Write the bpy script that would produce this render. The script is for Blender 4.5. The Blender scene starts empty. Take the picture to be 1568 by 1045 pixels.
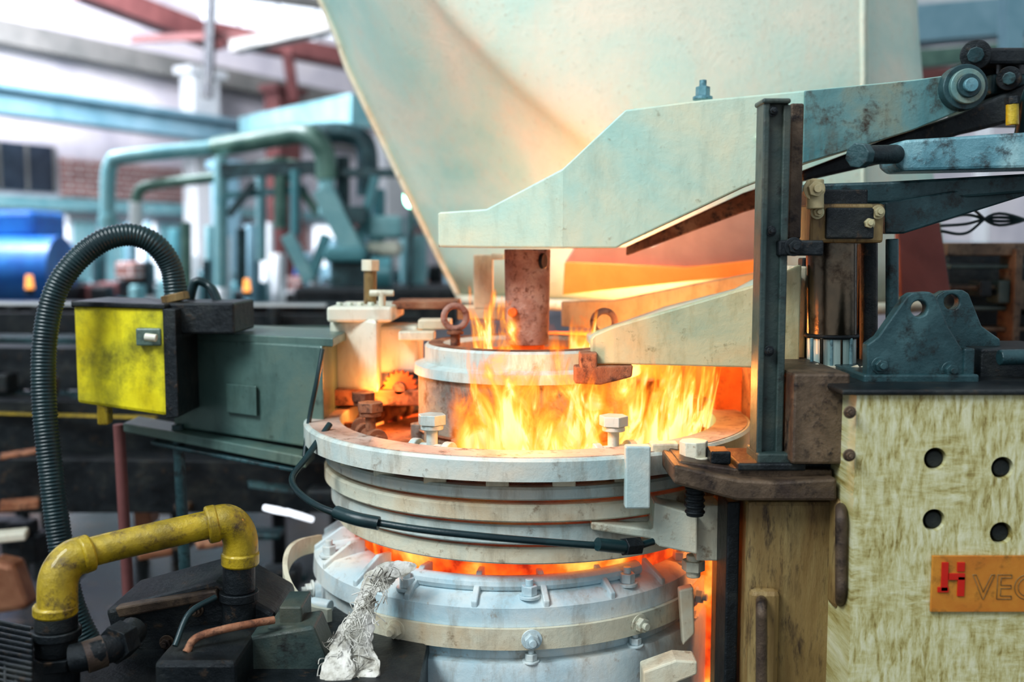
import bpy, bmesh, math, random
from mathutils import Vector, Matrix
random.seed(7)
F=1524.4; TH=0.09; CH=1.55
def P(px,py,d):  # unprojects image pixel coordinates through the camera at a chosen depth
    """image pixel (px,py) at depth d -> world metres (origin under the camera, y = distance into the hall)"""
    a=(px-784)/F; v=(522.5-py)/F
    t=d/(math.cos(TH)+v*math.sin(TH))
    return Vector((a*t,d,CH+t*(-math.sin(TH)+v*math.cos(TH))))
def Z(py,d): return P(784,py,d).z
def X(px,py,d): return P(px,py,d).x
# ---------------------------------------------------------------- materials
MATS={}
def mat(name,cols,scale=3,rough=.5,metal=0,spot=None,sscale=25,sthr=.6,bump=.15,stretch=(1,1,1),emit=None,estr=0,edge=.08,coat=0,grime=None):
    if name in MATS: return MATS[name]
    m=bpy.data.materials.new(name); m.use_nodes=True; nt=m.node_tree; N=nt.nodes; L=nt.links
    b=N['Principled BSDF']; b.inputs['Roughness'].default_value=rough; b.inputs['Metallic'].default_value=metal
    if coat: b.inputs['Coat Weight'].default_value=coat
    tc=N.new('ShaderNodeTexCoord'); mp=N.new('ShaderNodeMapping'); mp.inputs['Scale'].default_value=stretch
    L.new(tc.outputs['Object'],mp.inputs[0])
    n=N.new('ShaderNodeTexNoise'); n.inputs['Scale'].default_value=scale; n.inputs['Detail'].default_value=6; n.inputs['Distortion'].default_value=.4
    n.inputs['Roughness'].default_value=.6
    L.new(mp.outputs[0],n.inputs['Vector'])
    r=N.new('ShaderNodeValToRGB'); e=r.color_ramp.elements
    k=len(cols)
    for i,c in enumerate(cols):
        pos=.32+.36*i/max(1,k-1)
        if i<2: el=e[i]; el.position=pos
        else: el=e.new(pos)
        el.color=(*c,1)
    if k==1: e[1].color=(*cols[0],1)
    L.new(n.outputs[0],r.inputs[0]); out=r.outputs[0]
    n2=N.new('ShaderNodeTexNoise'); n2.inputs['Scale'].default_value=sscale; n2.inputs['Detail'].default_value=10; n2.inputs['Roughness'].default_value=.7
    L.new(mp.outputs[0],n2.inputs['Vector'])
    def over(out,fac,col):
        mx=N.new('ShaderNodeMix'); mx.data_type='RGBA'; mx.inputs[7].default_value=(*col,1)
        L.new(fac,mx.inputs[0]); L.new(out,mx.inputs[6]); return mx.outputs[2]
    if spot:
        mr=N.new('ShaderNodeMapRange'); mr.inputs['From Min'].default_value=sthr-edge; mr.inputs['From Max'].default_value=sthr+edge*.8
        L.new(n2.outputs[0],mr.inputs[0]); out=over(out,mr.outputs[0],spot)
    if grime:
        # soot smears: stretched noise running down the surface
        mp3=N.new('ShaderNodeMapping'); mp3.inputs['Scale'].default_value=(6,6,1.6); L.new(tc.outputs['Object'],mp3.inputs[0])
        n3=N.new('ShaderNodeTexNoise'); n3.inputs['Scale'].default_value=3; n3.inputs['Detail'].default_value=9; n3.inputs['Roughness'].default_value=.7; L.new(mp3.outputs[0],n3.inputs[0])
        m3=N.new('ShaderNodeMapRange'); m3.inputs['From Min'].default_value=.5; m3.inputs['From Max'].default_value=.78; m3.inputs['To Max'].default_value=.75
        L.new(n3.outputs[0],m3.inputs[0]); out=over(out,m3.outputs[0],grime)
    L.new(out,b.inputs['Base Color'])
    bp=N.new('ShaderNodeBump'); bp.inputs['Strength'].default_value=bump; bp.inputs['Distance'].default_value=.01
    L.new(n2.outputs[0],bp.inputs['Height']); L.new(bp.outputs[0],b.inputs['Normal'])
    if emit:
        b.inputs['Emission Color'].default_value=(*emit,1); b.inputs['Emission Strength'].default_value=estr
    MATS[name]=m; return m
G1=(.20,.15,.09)
mint=mat('mint_paint',[(.28,.56,.52),(.43,.64,.56),(.62,.66,.50)],2.6,.36,spot=(.22,.2,.12),sscale=28,sthr=.70,bump=.3,grime=(.34,.46,.38))
armend=mat('dark_arm_end',[(.06,.19,.21),(.14,.27,.27),(.28,.27,.18)],5,.32,.1,spot=(.05,.04,.03),sscale=16,sthr=.59,bump=.4,grime=(.10,.07,.04))
hoodm=mat('hood_paint',[(.36,.64,.58),(.58,.74,.64),(.82,.76,.62)],1.5,.45,spot=(.5,.5,.4),sscale=60,sthr=.66,bump=.4,grime=(.68,.66,.54))
cream=mat('cream_paint',[(.52,.58,.50),(.68,.66,.52),(.62,.50,.33)],5,.42,spot=(.25,.17,.1),sscale=30,sthr=.66,bump=.3,grime=G1)
armc=mat('lower_arm_paint',[(.34,.43,.31),(.53,.52,.33),(.62,.48,.26)],4,.45,spot=(.2,.17,.08),sscale=30,sthr=.66,bump=.3,grime=(.28,.24,.1))
ringw=mat('ring_paint',[(.34,.50,.52),(.52,.60,.57),(.68,.63,.52)],4,.36,spot=(.2,.16,.12),sscale=26,sthr=.68,bump=.3,grime=G1)
shellw=mat('lower_shell_paint',[(.36,.57,.66),(.58,.70,.73),(.76,.73,.64)],4,.32,spot=(.3,.2,.12),sscale=20,sthr=.68,bump=.3,grime=(.25,.20,.14))
rimf=mat('worn_flange_face',[(.30,.21,.17),(.45,.36,.31),(.55,.5,.44)],7,.5,spot=(.14,.08,.05),sscale=30,sthr=.62,bump=.4)
rust=mat('rusty_steel',[(.16,.06,.035),(.30,.13,.07),(.42,.23,.14)],10,.75,.2,spot=(.08,.04,.03),sscale=40,sthr=.58,bump=.6)
pinkr=mat('scaled_shaft',[(.34,.17,.13),(.48,.29,.23),(.62,.44,.37)],12,.7,.2,spot=(.2,.08,.05),sscale=60,sthr=.6,bump=.9)
hotr=mat('fire_orange_glow',[(.5,.10,.02),(.7,.2,.05)],8,.8,0,spot=(.15,.04,.02),sscale=14,sthr=.6,bump=.6,emit=(1,.13,.015),estr=.3)  # orange of the firelight put into colour and emission
shellg=mat('scorched_shell',[(.16,.155,.14),(.30,.27,.23),(.44,.37,.26)],8,.6,.1,spot=(.14,.07,.04),sscale=30,sthr=.6,bump=.6,grime=(.08,.06,.05))
dark=mat('black_greasy_steel',[(.006,.010,.013),(.018,.025,.03),(.045,.052,.05)],9,.28,.4,spot=(.10,.065,.04),sscale=30,sthr=.66,bump=.6)
dteal=mat('dark_teal_paint',[(.012,.034,.04),(.025,.068,.078),(.06,.13,.142)],7,.26,.1,spot=(.012,.015,.015),sscale=25,sthr=.6,bump=.4)
postm=mat('post_grey_paint',[(.025,.050,.050),(.05,.078,.073),(.09,.10,.078)],7,.35,.1,spot=(.02,.02,.02),sscale=25,sthr=.64,bump=.4)
lblue=mat('light_blue_paint',[(.06,.17,.21),(.13,.29,.34),(.28,.46,.49)],8,.22,.1,spot=(.03,.04,.045),sscale=22,sthr=.59,bump=.5)
teal=mat('teal_pipe_paint',[(.06,.19,.22),(.11,.30,.33)],6,.3,.1)
hteal=mat('hall_pipe_paint',[(.15,.36,.40),(.28,.50,.52)],6,.35,.05)
green=mat('pipe_green_paint',[(.05,.12,.10),(.14,.25,.20)],6,.35,.1)
brown=mat('brown_column_paint',[(.14,.08,.03),(.26,.18,.075),(.36,.28,.13)],4,.35,.1,spot=(.04,.025,.02),sscale=14,sthr=.62,bump=.5,stretch=(3,3,.7),grime=(.05,.03,.02))
brownp=mat('bracket_brown_steel',[(.05,.035,.03),(.11,.08,.055),(.2,.145,.1)],9,.45,.3,spot=(.02,.015,.015),sscale=30,sthr=.6,bump=.5)
def panelmat():
    m=bpy.data.materials.new('brushed_green_cream_paint'); m.use_nodes=True; N=m.node_tree.nodes; L=m.node_tree.links; b=N['Principled BSDF']; b.inputs['Roughness'].default_value=.32
    tc=N.new('ShaderNodeTexCoord'); f=[]
    for sc,s in (((5,1,22),3.4),((26,1,6),3.4)):
        mp=N.new('ShaderNodeMapping'); mp.inputs['Scale'].default_value=sc; mp.inputs['Rotation'].default_value=(0,.12,0); n=N.new('ShaderNodeTexNoise'); n.inputs['Scale'].default_value=s; n.inputs['Detail'].default_value=8; n.inputs['Roughness'].default_value=.72; n.inputs['Distortion'].default_value=.35
        L.new(tc.outputs['Object'],mp.inputs[0]); L.new(mp.outputs[0],n.inputs[0]); f.append(n)
    big=N.new('ShaderNodeTexNoise'); big.inputs['Scale'].default_value=5; big.inputs['Detail'].default_value=5; L.new(tc.outputs['Object'],big.inputs[0])
    mr=N.new('ShaderNodeMapRange'); mr.inputs[1].default_value=.38; mr.inputs[2].default_value=.62; L.new(big.outputs[0],mr.inputs[0])
    mx=N.new('ShaderNodeMix'); L.new(mr.outputs[0],mx.inputs[0]); L.new(f[0].outputs[0],mx.inputs[2]); L.new(f[1].outputs[0],mx.inputs[3])
    r=N.new('ShaderNodeValToRGB'); e=r.color_ramp.elements; e[0].position=.35; e[0].color=(.22,.17,.05,1); e[1].position=.61; e[1].color=(.64,.65,.46,1)
    q=e.new(.43); q.color=(.40,.36,.15,1); q=e.new(.51); q.color=(.53,.52,.29,1)
    L.new(mx.outputs[0],r.inputs[0]); L.new(r.outputs[0],b.inputs['Base Color'])
    bp=N.new('ShaderNodeBump'); bp.inputs['Strength'].default_value=.3; bp.inputs['Distance'].default_value=.008; L.new(mx.outputs[0],bp.inputs['Height']); L.new(bp.outputs[0],b.inputs['Normal']); return m
panelm=panelmat()
plate=mat('nameplate_orange',[(.42,.13,.02),(.55,.26,.04)],8,.4,spot=(.2,.1,.02),sscale=20,sthr=.62)
redp=mat('nameplate_red',[(.5,.02,.01)],8,.4)
yellow=mat('yellow_box_paint',[(.50,.40,.0),(.74,.66,.02),(.60,.58,.03)],4,.4,spot=(.12,.12,.02),sscale=8,sthr=.60,bump=.4,edge=.14,grime=(.2,.19,.02))
ypipe=mat('yellow_pipe_paint',[(.20,.15,.01),(.42,.31,.015),(.58,.43,.03)],8,.26,.1,spot=(.08,.05,.02),sscale=22,sthr=.6,bump=.5,coat=.3,grime=(.10,.07,.02))
ggrey=mat('green_grey_beam',[(.06,.12,.112),(.10,.17,.152),(.15,.195,.15)],3,.3,.1,spot=(.03,.04,.035),sscale=14,sthr=.66,bump=.2,grime=(.04,.07,.06))
rubber=mat('hose_rubber',[(.006,.02,.025),(.014,.045,.05)],10,.3,0,bump=.2)
whiteb=mat('white_casing',[(.54,.57,.48),(.72,.71,.6)],5,.45,spot=(.3,.2,.12),sscale=18,sthr=.66,grime=(.35,.28,.18))
wool=mat('insulation_wool',[(.30,.28,.22),(.66,.66,.6),(.82,.82,.78)],22,.95,spot=(.05,.04,.03),sscale=12,sthr=.58,bump=1)
copper=mat('copper_hose',[(.22,.09,.05),(.42,.22,.13)],10,.35,.4)
chrome=mat('cylinder_chrome',[(.05,.055,.05),(.2,.15,.1)],6,.12,.9,spot=(.03,.02,.015),sscale=12,sthr=.6)
sight=mat('sight_glass',[(.3,.5,.48),(.7,.78,.72)],14,.08,0,coat=.6,stretch=(5,5,.5))
maroon=mat('maroon_steel',[(.12,.045,.045),(.21,.085,.08)],4,.6)
pinkp=mat('fire_lit_pink',[(.34,.20,.16),(.5,.31,.24)],4,.5)  # pink of the fire-lit hood put into the colour
plaster=mat('plaster_wall',[(.58,.58,.64),(.75,.74,.79),(.85,.83,.85)],1.2,.8)
olive=mat('olive_concrete',[(.17,.18,.17),(.30,.30,.28)],2,.8)
girder=mat('girder_blue',[(.15,.31,.38),(.26,.44,.52)],3,.5)
white=mat('white_steel',[(.6,.66,.68),(.75,.8,.8)],3,.5)
glass=mat('dark_window_glass',[(.02,.03,.05),(.05,.07,.1)],3,.15)
skyglass=mat('bright_window_glass',[(.7,.8,.9)],3,.3,emit=(.88,.93,1),estr=1.4)
bluep=mat('blue_machine_paint',[(.01,.08,.30),(.02,.17,.46)],4,.35)
floorm=mat('oily_floor',[(.01,.016,.02),(.03,.035,.035),(.06,.05,.035)],1.5,.15,.0,spot=(.16,.10,.05),sscale=5,sthr=.64,bump=.3)
roofm=mat('roof_sheet',[(.4,.42,.46),(.5,.52,.55)],2,.7)
def emis(name,c,s):
    m=bpy.data.materials.new(name); m.use_nodes=True; b=m.node_tree.nodes['Principled BSDF']
    b.inputs['Base Color'].default_value=(*c,1); b.inputs['Emission Color'].default_value=(*c,1); b.inputs['Emission Strength'].default_value=s; return m
lampg=emis('lamp_green_white',(.35,1,.65),9); lampo=emis('lamp_orange',(1,.4,.1),1.2)
def brick():
    m=bpy.data.materials.new('brickwork'); m.use_nodes=True; N=m.node_tree.nodes; L=m.node_tree.links
    tc=N.new('ShaderNodeTexCoord'); mp=N.new('ShaderNodeMapping'); mp.inputs['Rotation'].default_value=(math.pi/2,0,0)
    b=N.new('ShaderNodeTexBrick'); b.inputs['Scale'].default_value=3.5; b.inputs['Color1'].default_value=(.28,.11,.09,1); b.inputs['Color2'].default_value=(.46,.24,.2,1); b.inputs['Mortar'].default_value=(.65,.6,.6,1)
    b.inputs['Mortar Size'].default_value=.03
    L.new(tc.outputs['Object'],mp.inputs[0]); L.new(mp.outputs[0],b.inputs[0]); L.new(b.outputs[0],N['Principled BSDF'].inputs['Base Color']); return m
brickm=brick()
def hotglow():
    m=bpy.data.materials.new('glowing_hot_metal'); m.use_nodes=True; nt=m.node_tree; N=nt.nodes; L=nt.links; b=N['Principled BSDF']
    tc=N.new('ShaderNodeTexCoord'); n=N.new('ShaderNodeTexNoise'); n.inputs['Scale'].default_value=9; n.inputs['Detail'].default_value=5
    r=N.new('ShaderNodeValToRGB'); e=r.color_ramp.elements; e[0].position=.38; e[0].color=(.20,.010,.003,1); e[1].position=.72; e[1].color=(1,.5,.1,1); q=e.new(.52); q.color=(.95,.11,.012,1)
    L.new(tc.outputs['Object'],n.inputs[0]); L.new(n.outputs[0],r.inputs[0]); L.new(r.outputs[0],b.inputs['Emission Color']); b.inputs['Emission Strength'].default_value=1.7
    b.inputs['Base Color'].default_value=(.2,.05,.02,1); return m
hot=hotglow()
def flame():
    m=bpy.data.materials.new('flame'); m.use_nodes=True; nt=m.node_tree; N=nt.nodes; L=nt.links
    N.remove(N['Principled BSDF']); out=N['Material Output']
    tc=N.new('ShaderNodeTexCoord'); uv=N.new('ShaderNodeUVMap'); sx=N.new('ShaderNodeSeparateXYZ'); L.new(uv.outputs[0],sx.inputs[0])
    mp=N.new('ShaderNodeMapping'); mp.inputs['Scale'].default_value=(1,1,.42); mp.inputs['Rotation'].default_value=(0,.4,0); L.new(tc.outputs['Object'],mp.inputs[0])
    n=N.new('ShaderNodeTexNoise'); n.inputs['Scale'].default_value=13; n.inputs['Detail'].default_value=5; n.inputs['Distortion'].default_value=1.4; n.inputs['Roughness'].default_value=.52
    L.new(mp.outputs[0],n.inputs[0])
    g=N.new('ShaderNodeMath'); g.operation='MULTIPLY_ADD'; g.inputs[1].default_value=-.40; g.inputs[2].default_value=.18; L.new(sx.outputs[1],g.inputs[0])
    a=N.new('ShaderNodeMath'); a.operation='ADD'; L.new(n.outputs[0],a.inputs[0]); L.new(g.outputs[0],a.inputs[1])
    mr=N.new('ShaderNodeMapRange'); mr.inputs['From Min'].default_value=.42; mr.inputs['From Max'].default_value=.66; L.new(a.outputs[0],mr.inputs[0])
    ed=N.new('ShaderNodeMapRange'); ed.inputs['From Min'].default_value=1; ed.inputs['From Max'].default_value=.75; L.new(sx.outputs[1],ed.inputs[0])
    e2=N.new('ShaderNodeMath'); e2.operation='PINGPONG'; e2.inputs[1].default_value=.5; L.new(sx.outputs[0],e2.inputs[0])
    e3=N.new('ShaderNodeMapRange'); e3.inputs['From Max'].default_value=.12; L.new(e2.outputs[0],e3.inputs[0])
    mu=N.new('ShaderNodeMath'); mu.operation='MULTIPLY'; L.new(mr.outputs[0],mu.inputs[0]); L.new(ed.outputs[0],mu.inputs[1])
    m2=N.new('ShaderNodeMath'); m2.operation='MULTIPLY'; L.new(mu.outputs[0],m2.inputs[0]); L.new(e3.outputs[0],m2.inputs[1]); mu=m2
    r=N.new('ShaderNodeValToRGB'); e=r.color_ramp.elements; e[0].position=0; e[0].color=(.8,.10,.006,1); e[1].position=1; e[1].color=(1,.80,.36,1)
    q=e.new(.3); q.color=(1,.26,.02,1); q=e.new(.6); q.color=(1,.44,.055,1); q=e.new(.8); q.color=(1,.60,.14,1)
    L.new(mu.outputs[0],r.inputs[0])
    em=N.new('ShaderNodeEmission'); L.new(r.outputs[0],em.inputs[0]); em.inputs[1].default_value=1.45
    fc=N.new('ShaderNodeMath'); fc.operation='MULTIPLY'; fc.inputs[1].default_value=1.15; fc.use_clamp=True; L.new(mu.outputs[0],fc.inputs[0])
    f2=N.new('ShaderNodeMath'); f2.operation='MULTIPLY'; f2.inputs[1].default_value=.85; L.new(fc.outputs[0],f2.inputs[0])
    tr=N.new('ShaderNodeBsdfTransparent'); ad=N.new('ShaderNodeMixShader'); L.new(f2.outputs[0],ad.inputs[0]); L.new(tr.outputs[0],ad.inputs[1]); L.new(em.outputs[0],ad.inputs[2])
    L.new(ad.outputs[0],out.inputs[0]); return m
flm=flame()
# ---------------------------------------------------------------- geometry helpers
COL=bpy.context.scene.collection
def grp(name):
    e=bpy.data.objects.new(name,None); e.empty_display_size=.1; COL.objects.link(e); return e
def fin(bm,name,m,par=None,bev=0,smooth=False,ang=40):
    bmesh.ops.recalc_face_normals(bm,faces=bm.faces)
    me=bpy.data.meshes.new(name); bm.to_mesh(me); bm.free(); me.materials.append(m)
    o=bpy.data.objects.new(name,me); COL.objects.link(o)
    if par: o.parent=par
    if smooth:
        for p in me.polygons: p.use_smooth=True
        try: me.set_sharp_from_angle(angle=math.radians(ang))
        except Exception: pass
    if bev:
        b=o.modifiers.new('b','BEVEL'); b.width=bev; b.segments=2; b.limit_method='ANGLE'
    return o
def box(par,name,lo,hi,m,bev=.004):
    bm=bmesh.new(); v=[bm.verts.new((x,y,z)) for x in (lo[0],hi[0]) for y in (lo[1],hi[1]) for z in (lo[2],hi[2])]
    for f in ((0,1,3,2),(4,6,7,5),(0,4,5,1),(2,3,7,6),(0,2,6,4),(1,5,7,3)): bm.faces.new([v[i] for i in f])
    return fin(bm,name,m,par,bev)
def pbox(par,name,x0,y0,x1,y1,d,th,m,bev=.004):
    a=P(x0,y1,d); b=P(x1,y0,d); return box(par,name,(a.x,d,a.z),(b.x,d+th,b.z),m,bev)
def prism(par,name,pts,d,th,m,bev=.004):
    bm=bmesh.new(); w=[P(p[0],p[1],p[2] if len(p)>2 else d) for p in pts]
    f=[bm.verts.new(q) for q in w]; b=[bm.verts.new(q+Vector((0,th,0))) for q in w]
    bm.faces.new(f); bm.faces.new(b[::-1]); n=len(w)
    for i in range(n): bm.faces.new((f[i],b[i],b[(i+1)%n],f[(i+1)%n]))
    return fin(bm,name,m,par,bev)
def strip(par,name,cols,th,m,bev=.004):
    """cols: (x,ytop,ybot,depth)"""
    bm=bmesh.new(); A=[]
    for x,t,b_,d in cols:
        p=P(x,t,d); q=P(x,b_,d); q.x=p.x; o=Vector((0,th,0))
        A.append([bm.verts.new(v) for v in (p,q,q+o,p+o)])
    for i in range(len(A)-1):
        for j in range(4): bm.faces.new((A[i][j],A[i][(j+1)%4],A[i+1][(j+1)%4],A[i+1][j]))
    bm.faces.new(A[0]); bm.faces.new(A[-1][::-1])
    return fin(bm,name,m,par,bev)
def lathe(par,name,c,prof,m,seg=96,closed=True,a0=0,a1=2*math.pi,bev=0):
    bm=bmesh.new(); full=abs(a1-a0-2*math.pi)<1e-4; n=seg if full else seg+1; R=[]
    for i in range(n):
        a=a0+(a1-a0)*i/seg
        R.append([bm.verts.new((c[0]+r*math.cos(a),c[1]+r*math.sin(a),z)) for r,z in prof])
    k=len(prof)
    for i in range(seg):
        A=R[i];B=R[(i+1)%n]
        for j in range(k if closed else k-1):
            bm.faces.new((A[j],A[(j+1)%k],B[(j+1)%k],B[j]))
    if not full and closed: bm.faces.new(R[0]); bm.faces.new(R[-1][::-1])
    return fin(bm,name,m,par,bev,True,30)
def frame(d):
    d=d.normalized(); u=d.orthogonal().normalized(); return u,d.cross(u)
def cyl(par,name,a,b,r,m,seg=24,r2=None,bev=.002):
    a=Vector(a);b=Vector(b); u,w=frame(b-a); r2=r if r2 is None else r2; bm=bmesh.new()
    A=[bm.verts.new(a+r*(math.cos(t)*u+math.sin(t)*w)) for t in [2*math.pi*i/seg for i in range(seg)]]
    B=[bm.verts.new(b+r2*(math.cos(t)*u+math.sin(t)*w)) for t in [2*math.pi*i/seg for i in range(seg)]]
    bm.faces.new(A);bm.faces.new(B[::-1])
    for i in range(seg): bm.faces.new((A[i],B[i],B[(i+1)%seg],A[(i+1)%seg]))
    return fin(bm,name,m,par,bev if seg>6 else .0015,seg>8,35)
def catmull(pts,n=8):
    pts=[Vector(p) for p in pts]; q=[pts[0]*2-pts[1]]+pts+[pts[-1]*2-pts[-2]]; o=[]
    for i in range(1,len(q)-2):
        for k in range(n):
            t=k/n; a,b,c,d=q[i-1:i+3]
            o.append(.5*((2*b)+(c-a)*t+(2*a-5*b+4*c-d)*t*t+(3*b-a-3*c+d)*t**3))
    o.append(pts[-1]); return o
def tube(par,name,pts,r,m,seg=16,smooth=True,corr=0,n=8):
    path=catmull(pts,n) if smooth else [Vector(p) for p in pts]
    if corr:
        out=[path[0]]; step=corr/4; acc=0
        for a,b in zip(path,path[1:]):
            L=(b-a).length; s=step-acc
            while s<=L: out.append(a+(b-a)*s/L); s+=step
            acc=L-(s-step)
        path=out
    bm=bmesh.new(); R=[]; u=None
    for i,p in enumerate(path):
        d=(path[min(i+1,len(path)-1)]-path[max(i-1,0)]).normalized()
        u=d.orthogonal().normalized() if u is None else (u-d*u.dot(d)).normalized()
        w=d.cross(u); rr=r*(1+(.05 if i%4<2 else -.03)) if corr else r
        R.append([bm.verts.new(p+rr*(math.cos(t)*u+math.sin(t)*w)) for t in [2*math.pi*k/seg for k in range(seg)]])
    for A,B in zip(R,R[1:]):
        for k in range(seg): bm.faces.new((A[k],B[k],B[(k+1)%seg],A[(k+1)%seg]))
    bm.faces.new(R[0]);bm.faces.new(R[-1][::-1])
    return fin(bm,name,m,par,0,True,60)
def beam(par,name,a,b,w,h,m,bev=.003):
    a=Vector(a);b=Vector(b);d=(b-a).normalized(); s=d.cross(Vector((0,0,1)))
    s=Vector((1,0,0)) if s.length<.01 else s.normalized(); u=s.cross(d)
    bm=bmesh.new(); V=[[bm.verts.new(p+s*i*w/2+u*j*h/2) for i,j in ((-1,-1),(1,-1),(1,1),(-1,1))] for p in (a,b)]
    bm.faces.new(V[0]);bm.faces.new(V[1][::-1])
    for k in range(4): bm.faces.new((V[0][k],V[1][k],V[1][(k+1)%4],V[0][(k+1)%4]))
    return fin(bm,name,m,par,bev)
def torus(par,name,c,R,r,m,nrm,seg=28):
    u,w=frame(Vector(nrm)); c=Vector(c); bm=bmesh.new(); n=Vector(nrm).normalized(); A=[]
    for i in range(seg):
        a=2*math.pi*i/seg; e=math.cos(a)*u+math.sin(a)*w
        A.append([bm.verts.new(c+e*(R+r*math.cos(t))+n*r*math.sin(t)) for t in [2*math.pi*k/12 for k in range(12)]])
    for i in range(seg):
        for k in range(12): bm.faces.new((A[i][k],A[(i+1)%seg][k],A[(i+1)%seg][(k+1)%12],A[i][(k+1)%12]))
    return fin(bm,name,m,par,0,True,80)
def bolt(par,name,c,r,h,m,ax=(0,0,1)):
    c=Vector(c);ax=Vector(ax).normalized()
    cyl(par,name+'_washer',c,c+ax*h*.25,r*1.35,m,20,bev=.001)
    cyl(par,name+'_head',c+ax*h*.25,c+ax*h,r,m,6)
    cyl(par,name+'_stud',c+ax*h,c+ax*h*1.5,r*.5,m,12,bev=.001)
def fbolt(par,name,px,py,d,r,m): bolt(par,name,P(px,py,d)+Vector((0,.004,0)),r,r*1.2,m,(0,-1,0))
def cut(o,cutters):
    for c in cutters:
        md=o.modifiers.new('c','BOOLEAN'); md.object=c; md.operation='DIFFERENCE'; md.solver='EXACT'
    dg=bpy.context.evaluated_depsgraph_get(); me=bpy.data.meshes.new_from_object(o.evaluated_get(dg))
    o.modifiers.clear(); o.data=me
    for c in cutters: bpy.data.objects.remove(c)
def cutter(x,y,d,r,L):
    c=P(x,y,d); return cyl(None,'c',c-Vector((0,.05,0)),c+Vector((0,L,0)),r,dark,32,bev=0)

# ================================================================ FURNACE
CX,CY=.04,2.6
fz=lambda py,R: Z(py,CY-R)
fur=grp('crucible_furnace')
zt=1.122; zb=1.074
lathe(fur,'top_flange',(CX,CY),[(.488,zt),(.572,zt),(.578,zt-.006),(.578,zb),(.545,zb-.004),(.488,zb)],ringw)
lathe(fur,'flange_top_face',(CX,CY),[(.4885,zt+.0015),(.566,zt+.0015),(.566,zt-.003),(.4885,zt-.003)],rimf)
lathe(fur,'flange_deck',(CX,CY),[(.25,zt-.055),(.50,zt-.055),(.50,zt-.07),(.25,zt-.07)],rust)
def ring(name,R,p0,p1,m,rin=.44,lip=0):
    a=fz(p0,R);b=fz(p1,R)
    lathe(fur,name,(CX,CY),[(rin,a),(R-.006,a),(R,a-.005),(R+lip,b+.004),(R-.004,b),(rin,b)],m)
ring('ring_spacer',.525,748,768,ringw)
ring('clamp_ring',.528,775,802,cream)
ring('sleeve_ring',.512,806,836,ringw,lip=0)
ring('bottom_ring',.497,840,866,cream)
lathe(fur,'hot_core',(CX,CY),[(.435,zb),(.425,zb-.15),(.40,zb-.35),(.40,zb-.5)],hot,closed=False)
for i in range(22):
    a=2*math.pi*i/22
    c=Vector((CX+.5*math.cos(a),CY+.5*math.sin(a),0))
    beam(fur,f'spacer_{i}',c+Vector((0,0,fz(749,.525)-.004)),c+Vector((0,0,zb+.004)),.05,.03,cream)
st=Z(524,2.6)
lathe(fur,'inner_shell',(CX,CY),[(.285,1.04),(.285,st-.05),(.262,st-.05),(.262,1.04)],shellg)
lathe(fur,'shell_rim',(CX,CY),[(.20,st-.01),(.22,st),(.262,st),(.268,st-.006),(.268,st-.045),(.294,st-.052),(.296,st-.075),(.27,st-.08),(.20,st-.06)],ringw)
lathe(fur,'rim_top_face',(CX,CY),[(.221,st+.0012),(.258,st+.0012),(.258,st-.003),(.221,st-.003)],rust)
lathe(fur,'shell_seam',(CX,CY),[(.288,1.10),(.294,1.096),(.288,1.09)],rust)
lathe(fur,'rim_mouth_plate',(CX,CY),[(.0,st-.03),(.21,st-.03),(.21,st-.05),(0,st-.05)],hotr)
lathe(fur,'rear_glow_screen',(CX,CY),[(.585,zt+.002),(.592,zt+.002),(.592,zt+.17),(.585,zt+.17)],hotr,a0=math.radians(8),a1=math.radians(95))  # added screen filling the rear gap with the fire's orange glow
for i,(a,h) in enumerate(((195,.05),(215,.07),(235,.04))):
    t=math.radians(a); c=Vector((CX+.29*math.cos(t),CY+.29*math.sin(t),1.06))
    cyl(fur,f'shell_boss_{i}',c,c+Vector((0,0,h)),.02,shellg,16)
for i,(px,py) in enumerate(((697,486),(925,494))):
    c=P(px,py,2.6); torus(fur,f'eye_bolt_{i}',c,.030,.0085,pinkr,(0.25,-1,0)); cyl(fur,f'eye_bolt_shank_{i}',c+Vector((0,0,-.034)),c+Vector((0,0,-.075)),.013,rust,16); cyl(fur,f'eye_bolt_collar_{i}',c+Vector((0,0,-.036)),c+Vector((0,0,-.045)),.022,rust,16)
for i,(ang,m) in enumerate(((-154,rust),(-121,ringw),(-64,ringw),(-12,rust),(-178,rust),(150,rust),(35,rust),(80,rust),(115,rust))):
    t=math.radians(ang); e=Vector((math.cos(t),math.sin(t),0)); s=Vector((-e.y,e.x,0)); c=Vector((CX,CY,zt-.055))+e*.43
    cyl(fur,f'swing_bolt_{i}_shank',c,c+Vector((0,0,.11)),.013,m,14)
    cyl(fur,f'swing_bolt_{i}_nut',c+Vector((0,0,.092)),c+Vector((0,0,.115)),.033,m,6)
    cyl(fur,f'swing_bolt_{i}_washer',c+Vector((0,0,.08)),c+Vector((0,0,.091)),.026,m,20)
    cyl(fur,f'swing_bolt_{i}_eye',c-s*.03+Vector((0,0,.03)),c+s*.03+Vector((0,0,.03)),.018,m,16)
    for k,q in enumerate((-1,1)):
        o=c+s*q*.045
        cyl(fur,f'swing_bolt_{i}_lug_{k}',o-s*.009+Vector((0,0,.03)),o+s*.009+Vector((0,0,.03)),.026,m,20)
        beam(fur,f'swing_bolt_{i}_foot_{k}',o+Vector((0,0,.01)),o+e*.06+Vector((0,0,.01)),.02,.035,m)
        cyl(fur,f'swing_bolt_{i}_pin_{k}',o+s*q*.009+Vector((0,0,.03)),o+s*q*.024+Vector((0,0,.03)),.014,m,6)
pbox(fur,'flange_tab',957,684,997,780,2.035,.03,ringw)
pbox(fur,'flange_tab_right',997,680,1040,718,2.10,.04,cream)
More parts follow.
